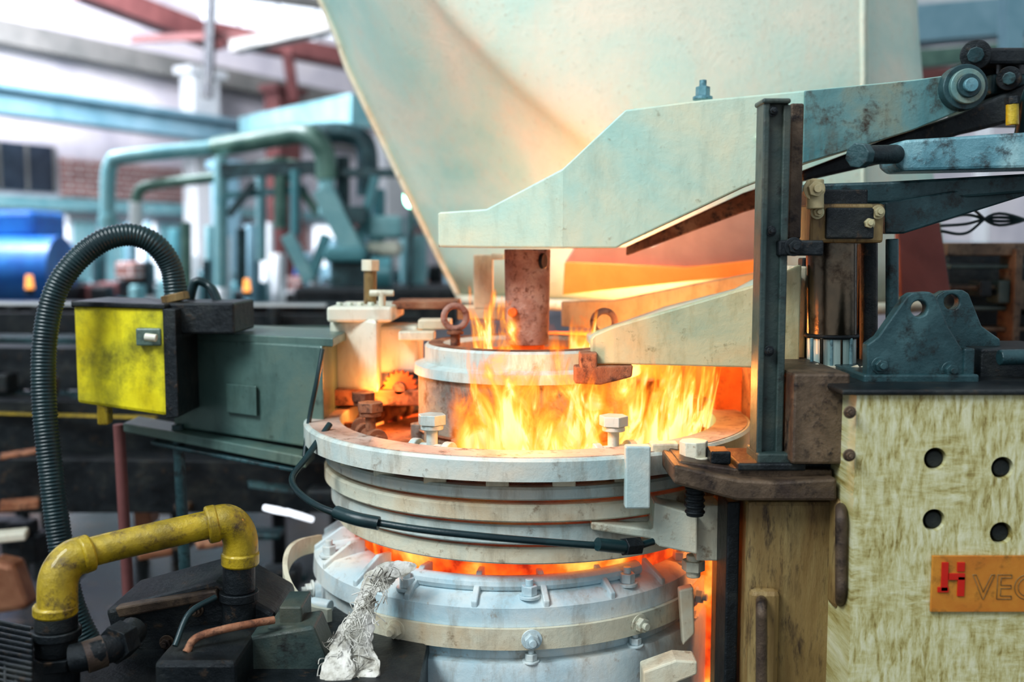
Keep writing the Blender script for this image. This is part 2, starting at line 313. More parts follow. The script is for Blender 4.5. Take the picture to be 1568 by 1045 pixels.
prism(fur,'clamp_ring_ear',[(905,800),(1000,812),(1002,770),(1068,790),(1068,850),(1010,838),(995,826),(905,812)],2.09,.10,cream)
pbox(fur,'clamp_ear_block',1066,775,1106,860,2.12,.09,cream)
pbox(fur,'clamp_stud_upper',1050,752,1074,790,2.14,.03,brownp,.01)
b0=P(1062,850,2.16); cyl(fur,'clamp_stud',b0,b0+Vector((0,0,-.05)),.016,cream,14); cyl(fur,'clamp_stud_nut',b0+Vector((0,0,-.012)),b0+Vector((0,0,-.035)),.026,cream,6)
LX=-.012
a=fz(886,.40); b=fz(922,.49); c2=fz(975,.505)
lathe(fur,'lower_shell',(LX,CY),[(.38,a-.01),(.39,a),(.42,a-.002),(.48,b+.01),(.507,b-.01),(.510,c2+.02),(.49,c2),(.49,.08),(.38,.08)],shellw)
lathe(fur,'lower_shell_step',(LX,CY),[(.49,fz(1012,.5)),(.52,fz(1012,.5)),(.525,fz(1030,.52)),(.525,.30),(.49,.30)],shellw)
lathe(fur,'strap_band',(LX,CY),[(.511,fz(962,.51)),(.521,fz(962,.51)),(.521,fz(994,.51)),(.511,fz(994,.51))],cream,a0=math.radians(-132),a1=math.radians(-18))
lathe(fur,'lower_shell_tube',(LX,CY),[(.448+.022*math.cos(t),a+.004+.018*math.sin(t)) for t in [2*math.pi*i/12 for i in range(12)]],shellw,a0=math.radians(-118),a1=math.radians(-48))
for i in range(20):
    t=math.radians(-170+18*i); e=Vector((math.cos(t),math.sin(t),0)); o=Vector((LX,CY,0))
    bm=bmesh.new(); s=Vector((-e.y,e.x,0))*.007
    V=[[bm.verts.new(o+e*r+Vector((0,0,z))+s*k) for r,z in ((.40,a-.02),(.40,a+.028),(.437,a+.028),(.506,b+.004),(.506,b-.03))] for k in (-1,1)]
    bm.faces.new(V[0]);bm.faces.new(V[1][::-1])
    for k in range(5): bm.faces.new((V[0][k],V[1][k],V[1][(k+1)%5],V[0][(k+1)%5]))
    fin(bm,f'shell_rib_{i}',shellw,fur,.003)
for i,ang in enumerate((-158,-118,-84,-55,-28)):
    t=math.radians(ang); e=Vector((math.cos(t),math.sin(t),0)); c=Vector((LX,CY,b+.004))+e*.478
    bolt(fur,f'shell_bolt_{i}',c,.018,.028,shellw)
    c=Vector((LX,CY,(fz(962,.51)+fz(994,.51))/2))+e*.518; bolt(fur,f'strap_bolt_{i}',c,.017,.02,cream if i%2 else shellw,e)
    c=Vector((LX,CY,fz(1013,.5)))+e*.508; bolt(fur,f'step_bolt_{i}',c,.014,.02,shellw)
prism(fur,'strap_end_clip',[(1040,905),(1062,900),(1064,972),(1046,990)],2.20,.03,cream)
lp=[P(505,948,2.24),P(475,940,2.27),P(449,915,2.32),P(437,884,2.38),P(441,856,2.44),P(458,840,2.5),P(490,832,2.54)]
bm=bmesh.new(); A=[]
for p in catmull(lp,8):
    n=Vector((p.x-CX,p.y-CY,0)).normalized()*.006; u=Vector((0,0,.022))
    A.append([bm.verts.new(k) for k in (p+n+u,p-n+u,p-n-u,p+n-u)])
for k1,w1 in zip(A,A[1:]):
    for k in range(4): bm.faces.new((k1[k],k1[(k+1)%4],w1[(k+1)%4],w1[k]))
bm.faces.new(A[0]); bm.faces.new(A[-1][::-1])
fin(bm,'side_strap',cream,fur,0,True)
cyl(fur,'side_strap_pin',P(478,925,2.30),P(506,930,2.28),.016,shellw,14); cyl(fur,'side_strap_pin_lower',P(462,965,2.26),P(500,972,2.24),.014,shellw,14)
for i in range(4):
    t=math.radians(45+90*i); c=Vector((LX+.43*math.cos(t),CY+.43*math.sin(t),0)); cyl(fur,f'leg_{i}',c,c+Vector((0,0,.12)),.05,dark,16)
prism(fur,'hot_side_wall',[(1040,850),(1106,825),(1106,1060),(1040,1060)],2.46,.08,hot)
prism(fur,'fire_lit_rust_shield',[(1095,560),(1166,555),(1166,715),(1148,700),(1095,640)],2.66,.03,hotr)  # rust plate with the firelight on it put into its glowing orange
pbox(fur,'shield_edge',1150,566,1166,690,2.5,.12,rust)
prism(fur,'outlet_foot',[(985,1030),(1035,1012),(1068,1014),(1068,1034),(1040,1045),(1000,1070),(985,1070)],2.06,.06,cream)
def lumpy(par,name,path,radii,m,amp=.3):
    path=catmull(path,10); bm=bmesh.new(); R=[]; n=len(path)
    for i,p in enumerate(path):
        f=i/(n-1)*(len(radii)-1); k=min(int(f),len(radii)-2); r=radii[k]+(radii[k+1]-radii[k])*(f-k)
        R.append([bm.verts.new(p+Vector((math.cos(t),math.sin(t)*.6,math.sin(t)*.5))*r*(1+random.uniform(-amp,amp))) for t in [2*math.pi*j/18 for j in range(18)]])
    for A,B in zip(R,R[1:]):
        for k in range(18): bm.faces.new((A[k],B[k],B[(k+1)%18],A[(k+1)%18]))
    bm.faces.new(R[0]);bm.faces.new(R[-1][::-1])
    o=fin(bm,name,m,par,0,True,180); s=o.modifiers.new('s','SUBSURF'); s.levels=s.render_levels=2; return o
wl=grp('insulation_wool_clump')
lumpy(wl,'wool_hank',[P(600,868,2.14),P(580,888,2.11),P(565,905,2.08),P(556,940,2.04),P(545,975,2.02),P(540,1005,1.98),P(545,1030,1.95),P(550,1090,1.93)],[.02,.032,.018,.024,.034,.042,.05,.06],wool,.28)
lumpy(wl,'wool_tuft',[P(585,878,2.12),P(610,872,2.1),P(632,868,2.1)],[.03,.026,.01],wool,.28)
lumpy(wl,'wool_tuft_lower',[P(527,960,2.02),P(520,1000,1.97),P(515,1030,1.94),P(520,1080,1.92)],[.012,.022,.035,.04],wool,.3)
rnd=random.Random(3)
for i in range(150):
    y=rnd.uniform(868,1050); f=(y-868)/180; x=590-60*min(1,f*1.6)+rnd.uniform(-1,1)*(14+22*f); p=P(x,y,2.07-.13*f)
    tube(wl,f'fibre_{i}',[p,p+Vector((rnd.uniform(-.015,.015),rnd.uniform(-.02,0),rnd.uniform(-.02,.01))),p+Vector((rnd.uniform(-.022,.022),rnd.uniform(-.025,0),rnd.uniform(-.04,.005)))],.0011,wool,4,n=3)
cb=grp('braided_cable')
tube(cb,'cable',[P(505,650,2.36),P(470,700,2.28),P(447,735,2.2),P(470,765,2.1),P(520,788,2.03),P(620,808,1.98),P(740,822,1.965),P(860,832,1.985),P(960,838,2.03),P(1000,830,2.06)],.0075,rubber,10)
tube(cb,'cable_end_sleeve',[P(915,834,1.99),P(955,838,2.02),P(975,838,2.035)],.014,rubber,12); cyl(cb,'cable_gland',P(955,838,2.02),P(978,836,2.04),.020,dark,6)
tube(cb,'cable_front_sleeve',[P(515,785,2.03),P(545,795,2.0),P(580,802,1.99)],.014,rubber,12)
el=grp('stirring_shaft')
sx=CX
cyl(el,'shaft',(sx,CY,Z(382,2.6)),(sx,CY,Z(527,2.6)),.060,pinkr,40,.056)
cyl(el,'shaft_foot',(sx,CY,Z(527,2.6)),(sx,CY,1.15),.045,hotr,30)
cyl(el,'shaft_bore',(sx+.035,CY-.052,Z(400,2.56)),(sx+.043,CY-.056,Z(400,2.56)),.020,dark,20)
cyl(el,'shaft_set_screw',(sx-.035,CY-.04,Z(478,2.56)),(sx-.04,CY-.062,Z(478,2.56)),.012,hotr,12)
def fsheet(par,name,r,a0,a1,z0,H,lean=.0,seg=70,cx=CX,cy=CY):
    bm=bmesh.new(); uvl=bm.loops.layers.uv.new('UVMap'); G=[];vs=8
    for i in range(seg+1):
        u=i/seg; t=math.radians(a0+(a1-a0)*u); h=H*(.55+.45*math.sin(math.pi*u)**.5)
        G.append([(bm.verts.new((cx+(r+lean*v/vs)*math.cos(t),cy+(r+lean*v/vs)*math.sin(t),z0+h*v/vs)),(u,v/vs)) for v in range(vs+1)])
    for i in range(seg):
        for j in range(vs):
            k=[G[i][j],G[i+1][j],G[i+1][j+1],G[i][j+1]]; f=bm.faces.new([x[0] for x in k])
            for l,x in zip(f.loops,k): l[uvl].uv=x[1]
    return fin(bm,name,flm,par,0,True,180)
fl=grp('furnace_flames'); z0=zt-.053
fsheet(fl,'flame_1',.31,-128,-52,z0,.34,.02)
fsheet(fl,'flame_2',.345,-122,-56,z0,.32,.03)
fsheet(fl,'flame_3',.385,-114,-60,z0,.27,.02)
fsheet(fl,'flame_4',.445,-60,12,z0,.34,.03)
fsheet(fl,'flame_5',.40,-66,22,z0,.34,.04)
fsheet(fl,'flame_6',.35,-72,40,z0,.32,.05)
fsheet(fl,'flame_7',.465,-50,50,z0,.28,.05)
fsheet(fl,'flame_8',.14,-175,-95,st-.03,.24,.02)
fsheet(fl,'flame_9',.17,-80,60,st-.03,.15,.02)
fsheet(fl,'flame_10',.42,30,120,z0,.28,.03)
fsheet(fl,'flame_11',.425,-108,-62,z0,.16,.02)
# ================================================================ ARMS
arm=grp('swing_arm')
C=[(672,325,378),(745,320,379),(862,258,380),(945,180,380),(958,168,373),(1075,153,318),(1140,147,287),(1235,138,251),(1350,127,216),(1400,122,200),(1480,111,168),(1503,125,152)]
dep=lambda x: 2.50-.10*min(1,max(0,(x-672)/190.)) -.04*max(0,(x-862)/640.)
strip(arm,'front_plate',[(x,t,b,dep(x)) for x,t,b in C],.022,mint)
strip(arm,'back_plate',[(x,t+4,b-2,dep(x)+.26) for x,t,b in C],.022,mint)
strip(arm,'dark_end_overlay',[(1232,139,250,dep(1232)-.005),(1350,128,215,dep(1350)-.005),(1400,123,199,dep(1400)-.005),(1478,112,167,dep(1478)-.005),(1501,126,151,dep(1501)-.005)],.006,armend,.002)  # thin overlay giving the arm end its darker teal-brown
def web(name,rows,m,w=.25):
    strip(arm,name,[(x,t,t+8,dep(x)+.015) for x,t in rows],w,m,0)
web('top_plate',[(672,327),(745,322),(862,260),(958,171),(1075,156),(1235,141),(1400,125),(1480,114)],mint)
web('bottom_plate',[(672,370),(745,371),(880,372),(943,372),(1075,310),(1140,279),(1235,243),(1400,192)],rust)
strip(arm,'stiffener',[(960,378,392,2.62),(1140,295,325,2.60),(1230,265,300,2.60)],.02,rust)
pbox(arm,'nose_plate',671,326,690,376,2.50,.26,mint)
bolt(arm,'top_bolt',(X(1076,150,2.5),2.5,Z(153,2.5)),.018,.032,lblue)
bolt(arm,'nose_bolt',(sx,2.6,Z(322,2.6)),.03,.02,mint)
fbolt(arm,'plate_bolt',1162,212,dep(1162),.010,mint)
c=P(1473,135,2.35)
for i,(r,h,m) in enumerate(((.052,.02,dteal),(.040,.032,armend),(.027,.04,dteal),(.016,.05,lblue))):
    cyl(arm,f'pivot_boss_{i}',c+Vector((0,.02,0)),c-Vector((0,h,0)),r,m,32)
la=grp('lower_swing_arm')
strip(la,'front_plate',[(905,520,556,2.26),(912,512,558,2.26),(940,500,558,2.25),(1050,468,561,2.23),(1170,433,564,2.2),(1228,405,566,2.2)],.025,armc)
strip(la,'back_plate',[(860,462,500,2.80),(940,460,505,2.80),(1050,438,505,2.78),(1170,415,510,2.75),(1240,405,510,2.75)],.025,cream)
strip(la,'top_web',[(912,528,540,2.28),(1050,480,500,2.25),(1170,450,470,2.22),(1228,420,440,2.22)],.3,mint)
prism(la,'hanger_plate',[(880,562),(970,560),(968,578),(920,590),(880,588)],2.24,.05,rust)
pbox(la,'hanger_block',888,540,915,566,2.24,.05,rust)
pbox(la,'hinge_block',1212,408,1236,560,2.24,.12,cream)
hd=grp('fume_hood')
rows=[(-220,430,520,1285,1380),(-80,490,585,1292,1386),(0,520,640,1298,1390),(60,537,690,1301,1396),(120,560,745,1305,1403),(180,584,810,1308,1410),(240,608,880,1312,1418),(330,645,960,1318,1436),(400,674,985,1322,1446),(470,705,1000,1326,1455)]
bm=bmesh.new(); G=[]
for py,xl,xc,xd,xr in rows:
    z=Z(py,3.3); kp=[(xl,3.80),((xl*.5+xc*.5),3.45),(xc,3.24),(xc+60,3.14),((xc+xd)/2,3.10),(xd-6,3.18),(xd+6,3.22),(xr,3.5)]
    pts=[Vector(((p-784)/F*d*1.0,d,z)) for p,d in kp]
    pts=catmull(pts,6); pts.append(Vector((pts[-1].x+.02,4.6,z))); pts.append(Vector((pts[0].x-.02,4.6,z)))
    G.append([bm.verts.new(p) for p in pts])
for A,B in zip(G,G[1:]):
    n=len(A)
    for k in range(n): bm.faces.new((A[k],B[k],B[(k+1)%n],A[(k+1)%n]))
o=fin(bm,'hood_shell',hoodm,hd,0,True,70); sm=o.modifiers.new('t','SOLIDIFY'); sm.thickness=.012
tube(hd,'hood_edge_bead',[Vector(((r[1]-784)/F*3.80,3.79,Z(r[0],3.3))) for r in rows],.012,cream,10)
lo=[Vector(((p-784)/F*d,d-.02,Z(470,3.3))) for p,d in ((705,3.80),(850,3.45),(1000,3.24),(1060,3.14),(1160,3.08),(1326,3.18),(1455,3.5))]
tube(hd,'hood_lower_bead',lo,.02,cream,10)
prism(hd,'hood_lit_pink',[(880,378),(1000,378),(1172,280),(1172,400),(1050,410),(865,402)],3.0,.02,pinkp)  # added panel, firelight on the hood put into its pink
prism(hd,'hood_glow_band',[(865,402),(1050,410),(1172,396),(1172,420),(1060,430),(862,452)],2.95,.02,mat('hood_glow_orange',[(.75,.22,.05),(.85,.36,.1)],4,.6,emit=(1,.22,.03),estr=.4))  # added glowing band for the orange light under the hood
prism(hd,'reddish_side_plate',[(1375,350),(1440,340),(1456,448),(1380,455)],2.9,.03,maroon)  # plate carrying the hood's reddish tone beside the arm
bk=grp('guide_bracket')
pbox(bk,'bracket_bar',725,390,755,475,2.85,.04,cream); pbox(bk,'bracket_head',752,388,772,398,2.85,.04,cream)
pbox(bk,'bracket_foot',700,470,775,490,2.85,.1,cream)
gb=grp('tilting_gearbox')
strip(gb,'housing',[(504,490,598,2.72),(560,487,600,2.66),(577,490,604,2.64)],.25,whiteb,.012)
pbox(gb,'housing_lid',500,470,600,494,2.66,.3,whiteb,.008)
pbox(gb,'side_cover',578,500,640,572,2.72,.16,whiteb,.01)
pbox(gb,'ear_plate',600,462,700,474,2.78,.2,rust)
pbox(gb,'link_bar',640,490,690,505,2.7,.08,cream)
pbox(gb,'link_bar_lower',610,508,665,522,2.66,.06,cream)
pbox(gb,'base_plate',490,598,660,622,2.66,.25,rust)
cyl(gb,'stem',P(567,470,2.8),P(567,402,2.8),.018,brown,18); cyl(gb,'stem_cap',P(567,415,2.8),P(567,398,2.8),.027,cream,6)
cyl(gb,'tee_stem',P(585,485,2.7),P(585,448,2.7),.010,cream,12); cyl(gb,'tee_handle',P(566,449,2.7),P(603,449,2.7),.009,cream,12)
gc=P(612,594,2.68)
bm=bmesh.new(); pr=[]
for i in range(72):
    t=2*math.pi*i/72; r=.046 if i%4<2 else .039; pr.append((r*math.cos(t),r*math.sin(t)))
A=[bm.verts.new(gc+Vector((x,0,z))) for x,z in pr]; B=[bm.verts.new(gc+Vector((x,.03,z))) for x,z in pr]
bm.faces.new(A);bm.faces.new(B[::-1])
for i in range(72): bm.faces.new((A[i],B[i],B[(i+1)%72],A[(i+1)%72]))
fin(bm,'pinion',hotr,gb); cyl(gb,'pinion_hub',gc,gc-Vector((0,.02,0)),.018,rust,20)
for i in range(5): cyl(gb,f'lid_bolt_{i}',P(520+i*16,470,2.72),P(520+i*16,463,2.72),.010,cream,6)
# ================================================================ RIGHT MACHINE
rm=grp('press_column_unit')
HOL=((1432,703),(1535,717),(1430,797),(1533,817))
pn=pbox(rm,'painted_panel',1294,602,1680,1180,1.86,.5,panelm,0)
cut(pn,[cutter(x,y,1.86,.0215,.15) for x,y in HOL])
for i,(x,y) in enumerate(HOL):
    c=P(x,y,1.86); cyl(rm,f'hole_plug_{i}',c+Vector((0,.10,0)),c+Vector((0,.12,0)),.0215,dark,24)
    cyl(rm,f'hole_sleeve_{i}',c+Vector((.004,.012,-.003)),c+Vector((.004,.11,-.003)),.016,dark,24)
pbox(rm,'panel_cap',1290,597,1680,606,1.85,.5,dark)
np_=grp('machine_nameplate')
pbox(np_,'plate',1425,852,1620,938,1.853,.006,plate,.001)
for i,(a_,b_,c_,d_) in enumerate(((1441,862,1453,906),(1466,862,1478,876),(1466,884,1478,914),(1453,879,1478,889),(1436,900,1453,908))): pbox(np_,f'logo_bar_{i}',a_,b_,c_,d_,1.850,.003,redp,.0005)
cu=bpy.data.curves.new('letters','FONT'); cu.body='VEC'; cu.size=.070; cu.fill_mode='NONE'; cu.bevel_depth=.0007; cu.materials.append(brown)
to=bpy.data.objects.new('letters',cu); to.rotation_euler=(math.pi/2,0,0); to.location=P(1488,918,1.852); COL.objects.link(to); to.parent=np_
pbox(rm,'brown_column',1136,768,1290,1180,1.99,.35,brown,.01)
pbox(rm,'column_side_strip',1106,770,1134,1180,2.02,.1,dark)
pbox(rm,'column_seam_rail',1284,930,1294,1180,1.9,.1,brown)
def handle2(x,y0,y1,d):
    tube(rm,'pull_handle',[P(x,y0,d+.12),P(x,y0,d+.03),P(x,y0+14,d),P(x,y0+40,d),P(x,y1-40,d),P(x,y1-14,d),P(x,y1,d+.03),P(x,y1,d+.12)],.0115,brownp,12)
pbox(rm,'handle_backing',1276,765,1322,935,1.93,.05,brown,.012)
handle2(1288,780,920,1.88); handle2(1166,922,1080,1.92)
pbox(rm,'handle_pad',1145,905,1196,1120,1.965,.03,brown,.012)
prism(rm,'clamp_plate',[(1032,712),(1130,735),(1190,738),(1282,733),(1282,768),(1130,768),(1032,742)],1.93,.16,brownp,.006)
prism(rm,'clamp_plate_top',[(1040,706),(1125,718),(1275,720),(1275,734),(1130,736),(1040,714)],1.97,.2,brownp,.004)
cyl(rm,'clamp_nut',P(1062,700,2.05),P(1062,675,2.05),.030,cream,8); cyl(rm,'clamp_nut_base',P(1062,708,2.05),P(1062,698,2.05),.036,cream,24)
cyl(rm,'clamp_screw',P(1064,740,2.02),P(1064,790,2.02),.018,dark,16)
for i in range(5): torus(rm,f'clamp_screw_thread_{i}',P(1064,748+9*i,2.02),.018,.003,dark,(0,0,1))
pbox(rm,'clamp_lug',1088,692,1120,712,1.99,.06,dark)
pbox(rm,'steel_block',1212,572,1303,712,1.94,.3,brownp,.006)
pbox(rm,'steel_block_foot',1212,700,1285,735,2.0,.2,dark)
for i,(x,y) in enumerate(((1302,632),(1301,698))): fbolt(rm,f'block_bolt_{i}',x,y,1.85,.009,brownp)
ps=grp('guide_post')
strip(ps,'post_web',[(1172,155,705,2.0),(1208,155,705,2.0)],.02,postm,.003)
strip(ps,'post_flange_left',[(1170,152,708,1.985),(1180,152,708,1.985)],.06,postm,.003)
strip(ps,'post_flange_right',[(1200,160,708,1.99),(1212,160,708,1.99)],.07,postm,.003)
pbox(ps,'post_cap',1168,150,1212,158,1.98,.07,postm); pbox(ps,'post_foot',1160,695,1222,715,1.97,.1,postm); pbox(ps,'post_foot_plate',1130,710,1235,722,1.96,.16,dark)
pbox(ps,'rear_bar',1206,158,1232,366,2.06,.06,brownp)
for i,(x,y) in enumerate(((1184,170),(1181,354),(1178,538))): fbolt(ps,f'post_bolt_{i}',x,y,1.985,.008,dark)
pbox(ps,'cross_bracket',1192,368,1262,392,1.98,.2,dark); fbolt(ps,'cross_bolt',1216,378,1.975,.014,dark)
hy=grp('hydraulic_cylinder')
cyl(hy,'barrel',P(1273,516,2.2),P(1273,370,2.2),.054,chrome,40)
cyl(hy,'glass_cup',P(1273,562,2.2),P(1273,514,2.2),.053,sight,40)
for i in range(5): cyl(hy,f'cup_rod_{i}',P(1243+i*15,562,2.15),P(1243+i*15,518,2.15),.004,chrome if i%2 else lblue,8)
cyl(hy,'foot_gland',P(1273,575,2.2),P(1273,556,2.2),.062,cream,32)
torus(hy,'gland_ring',P(1273,514,2.2),.055,.005,dark,(0,0,1))
pbox(hy,'head_block',1240,312,1355,372,2.12,.14,brown,.006); pbox(hy,'head_block_plate',1265,318,1340,366,2.11,.02,dark,.004)
pbox(hy,'head_cap',1236,290,1330,316,2.14,.12,dark)
cyl(hy,'hose_bolt',P(1248,320,2.1),P(1248,275,2.1),.018,armc,16); fbolt(hy,'head_bolt',1247,290,2.09,.017,armc)
for i,(x,y) in enumerate(((1252,325),(1330,342),(1345,325))): fbolt(hy,f'head_screw_{i}',x,y,2.11,.011,armc)
cyl(hy,'tie_rod',P(1366,366,2.2),P(1366,525,2.2),.014,dteal,14); cyl(hy,'tie_rod_rear',P(1330,372,2.25),P(1330,575,2.25),.02,dark,14)
pbox(hy,'rear_casing',1310,372,1326,575,2.28,.05,dark)
pbox(hy,'rod_guide',1225,395,1240,560,2.25,.04,dark)
for i in range(14): 
    x=1215+random.random()*100; p=P(x,566+random.random()*8,2.1); cyl(hy,f'gland_packing_{i}',p,p+Vector((.02,0,random.uniform(-.004,.008))),.008,cream,8)
lk=grp('lever_linkage')
strip(lk,'black_lever',[(1230,262,278,2.42),(1345,218,252,2.42),(1475,172,205,2.42),(1520,150,195,2.42),(1640,100,160,2.40)],.09,dark,.008)
strip(lk,'blue_lever',[(1372,222,252,2.15),(1385,214,262,2.14),(1640,198,256,2.05)],.1,lblue,.006)
strip(lk,'teal_beam',[(1232,282,310,2.25),(1360,278,312,2.22),(1640,262,290,2.12)],.1,dteal,.006)
prism(lk,'gusset',[(1356,310),(1640,262),(1640,278),(1384,358),(1356,358)],2.18,.05,dteal,.004)
cyl(lk,'pin_rod',P(1318,238,2.05),P(1372,236,2.15),.020,dark,20); cyl(lk,'pin_head',P(1312,238,2.03),P(1322,238,2.05),.026,dteal,8)
pbox(lk,'yoke_block',1490,84,1530,190,2.52,.16,dark,.012); pbox(lk,'yoke_top',1512,72,1640,98,2.45,.15,dark,.008)
pbox(lk,'yoke_mid',1516,112,1640,145,2.47,.15,dteal,.01); pbox(lk,'yoke_low',1536,150,1640,185,2.5,.15,dark,.01)
for i,(x,y,r) in enumerate(((1494,84,.035),(1545,120,.028))):
    cyl(lk,f'yoke_pin_{i}',P(x,y,2.40),P(x,y,2.55),r,dark,24); cyl(lk,f'yoke_pin_cap_{i}',P(x,y,2.385),P(x,y,2.40),r*.55,dteal,8)
cyl(lk,'grease_cup',P(1550,158,2.3),P(1550,192,2.3),.014,ypipe,14); cyl(lk,'grease_cup_cap',P(1550,148,2.3),P(1550,160,2.3),.017,dark,6)
tube(lk,'pressure_hose',[P(1640,60,2.3),P(1600,110,2.3),P(1575,140,2.3),P(1560,210,2.35)],.012,rubber,10)
lg=grp('clevis_bracket')
def lug(name,pts,hx,hy_,d,th,m,hr=.0165):
    o=prism(lg,name,pts,d,th,m,0); cut(o,[cutter(hx,hy_,d,hr,.1+th)])
    b=o.modifiers.new('b','BEVEL'); b.width=.003; b.segments=2; b.limit_method='ANGLE'
lug('front_lug',[(1328,596),(1328,528),(1345,516),(1388,455),(1396,449),(1424,447),(1433,453),(1452,500),(1474,536),(1492,545),(1492,600)],1408,473,1.98,.03,dteal)
lug('rear_lug',[(1400,600),(1400,520),(1436,452),(1446,446),(1474,444),(1484,450),(1504,500),(1532,520),(1534,556),(1534,600)],1458,463,2.12,.03,dteal)
pbox(lg,'bracket_base',1322,574,1500,606,1.965,.32,dteal); pbox(lg,'cross_web',1474,534,1494,600,1.975,.16,dteal)
for i,(x,y) in enumerate(((1348,560),(1455,567))): fbolt(lg,f'lug_bolt_{i}',x,y,1.978,.013,dteal)
pbox(lg,'rear_block',1500,535,1640,600,2.05,.2,dark); cyl(lg,'rear_pin',P(1530,548,2.0),P(1650,545,2.0),.016,dteal,16)
ds=grp('control_rack')
pbox(ds,'rack_frame_top',1450,372,1700,392,3.0,.1,brownp); pbox(ds,'rack_post',1545,380,1568,620,2.98,.1,brownp)
pbox(ds,'rack_back',1440,385,1740,700,3.2,.1,dark)
for i in range(5): pbox(ds,f'rack_shelf_{i}',1455,405+i*32,1700,412+i*32,3.02,.1,brownp if i%2 else postm)
for i in range(4): pbox(ds,f'rack_module_{i}',1500+i*28,430,1520+i*28,455+i*10,3.0,.08,[dark,postm,brownp,dark][i])
for i in range(4): tube(ds,f'rack_cable_{i}',[P(1440,330+i*8,2.7),P(1480,315+i*14,2.7),P(1530,345-i*6,2.7),P(1620,320+i*12,2.7)],.004,rubber,6)
# ================================================================ LEFT EQUIPMENT
jb=grp('yellow_junction_box')
strip(jb,'yellow_case',[(112,466,618,2.62),(250,470,638,2.52)],.22,yellow,.01)
strip(jb,'lid_edge',[(108,461,470,2.61),(252,466,474,2.51)],.24,dark)
strip(jb,'dark_end_cap',[(248,472,642,2.515),(268,474,640,2.505)],.22,dark)
pbox(jb,'terminal_box',255,464,358,512,2.55,.2,dark,.006)
pbox(jb,'latch',208,503,246,530,2.52,.03,ggrey,.004); cyl(jb,'latch_knob',P(222,516,2.50),P(240,518,2.50),.010,whiteb,12)
cyl(jb,'hose_socket',P(270,462,2.62),P(267,450,2.62),.036,brown,20)
pbox(jb,'drain_stub',148,618,164,652,2.6,.04,ypipe,.006)
hs=grp('corrugated_hose')
tube(hs,'hose',[P(270,456,2.62),P(262,410,2.62),P(238,375,2.6),P(200,360,2.58),P(155,370,2.55),P(112,405,2.52),P(82,455,2.5),P(68,530,2.48),P(68,620,2.46),P(78,720,2.44),P(92,830,2.42),P(112,930,2.4),P(150,1010,2.4)],.0285,rubber,20,corr=.009)
tube(hs,'second_hose',[P(290,462,2.75),P(300,432,2.75),P(322,440,2.75),P(335,465,2.7)],.012,rubber,10)
bx=grp('box_girder')
strip(bx,'girder_web',[(262,517,655,2.72),(380,523,672,2.60),(494,530,690,2.50)],.30,ggrey,.006)
strip(bx,'top_cap',[(262,508,519,2.72),(380,513,525,2.60),(510,518,532,2.50)],.31,ggrey,.003)
strip(bx,'bottom_rail',[(188,648,662,2.76),(300,668,684,2.62),(468,700,718,2.46)],.12,ggrey,.004)
strip(bx,'bottom_rail_lower',[(230,676,682,2.70),(300,690,696,2.62),(458,720,726,2.46)],.12,dteal,.003)
strip(bx,'inspection_cover',[(346,588,632,2.62),(392,592,638,2.575)],.01,ggrey,.002)
tube(bx,'end_cable',[P(494,535,2.48),P(486,580,2.46),P(474,640,2.46),P(466,700,2.42)],.006,rubber,8)
for i,(x,d) in enumerate(((182,2.8),(272,2.7))):
    cyl(bx,f'support_leg_{i}',P(x,650,d),Vector((P(x,650,d).x+.02,d,0)),.016,maroon if i==0 else dteal,14)
yp=grp('yellow_water_pipe')
tube(yp,'pipe',[P(88,950,1.9),P(88,925,1.9),P(91,880,1.91),P(112,856,1.93),P(150,843,1.96),P(230,824,2.0),P(310,806,2.05),P(345,800,2.07),P(366,820,2.08),P(368,865,2.08)],.030,ypipe,24)
for i,(a_,b_,r) in enumerate(((P(85,925,1.9),P(85,942,1.9),.042),(P(122,852,1.935),P(140,846,1.95),.038),(P(316,805,2.055),P(334,801,2.065),.040),(P(368,845,2.08),P(368,866,2.08),.040))): cyl(yp,f'collar_{i}',a_,b_,r,ypipe,26,bev=.005)
tube(yp,'elbow_left',[P(88,932,1.9),P(90,885,1.91),P(108,858,1.93),P(134,848,1.95)],.038,ypipe,24); tube(yp,'elbow_right',[P(322,803,2.06),P(350,800,2.07),P(367,822,2.08),P(368,862,2.08)],.037,ypipe,24)
for i,(y0,y1,r) in enumerate(((940,962,.040),(962,975,.047),(975,1000,.040),(1000,1018,.052),(1018,1100,.044))): cyl(yp,f'valve_{i}',P(86,y0,1.9),P(86,y1,1.9),r,dark,20 if i!=3 else 8)
for i,(y0,y1,r) in enumerate(((864,905,.034),(905,918,.042),(918,960,.036))): cyl(yp,f'lower_fitting_{i}',P(366,y0,2.08),P(366,y1,2.08),r,dark,20)
bs=grp('pump_base')
zb2=Z(948,2.05)
box(bs,'base_slab',(X(120,1000,2.0),1.75,0),(X(560,1000,2.2)*.55,2.35,zb2-.08),dark,.01)
prism(bs,'sloped_cover',[(160,935),(330,890),(420,940),(430,1010),(250,1010),(175,990)],2.08,.2,dark,.01)
prism(bs,'cover_rib',[(175,932),(330,905),(335,918),(182,948)],2.06,.03,brownp,.004)
pbox(bs,'front_box',238,1015,360,1100,1.85,.2,dark,.01); pbox(bs,'pad_block',410,960,458,990,2.0,.12,postm); pbox(bs,'pad_block_top',428,930,462,966,2.02,.1,postm); cyl(bs,'pad_hole',P(432,974,1.990),P(432,974,2.01),.010,brownp,14)
prism(bs,'green_apron',[(335,985),(480,960),(520,1060),(400,1060)],1.98,.10,postm,.006)
for i,(x,y) in enumerate(((200,960),(300,935),(395,960),(255,985))): fbolt(bs,f'cover_bolt_{i}',x,y,2.075,.012,brownp)
tube(bs,'hydraulic_stub',[P(110,1010,1.85),P(150,1000,1.86),P(185,985,1.9),P(205,965,1.95)],.028,dark,16)
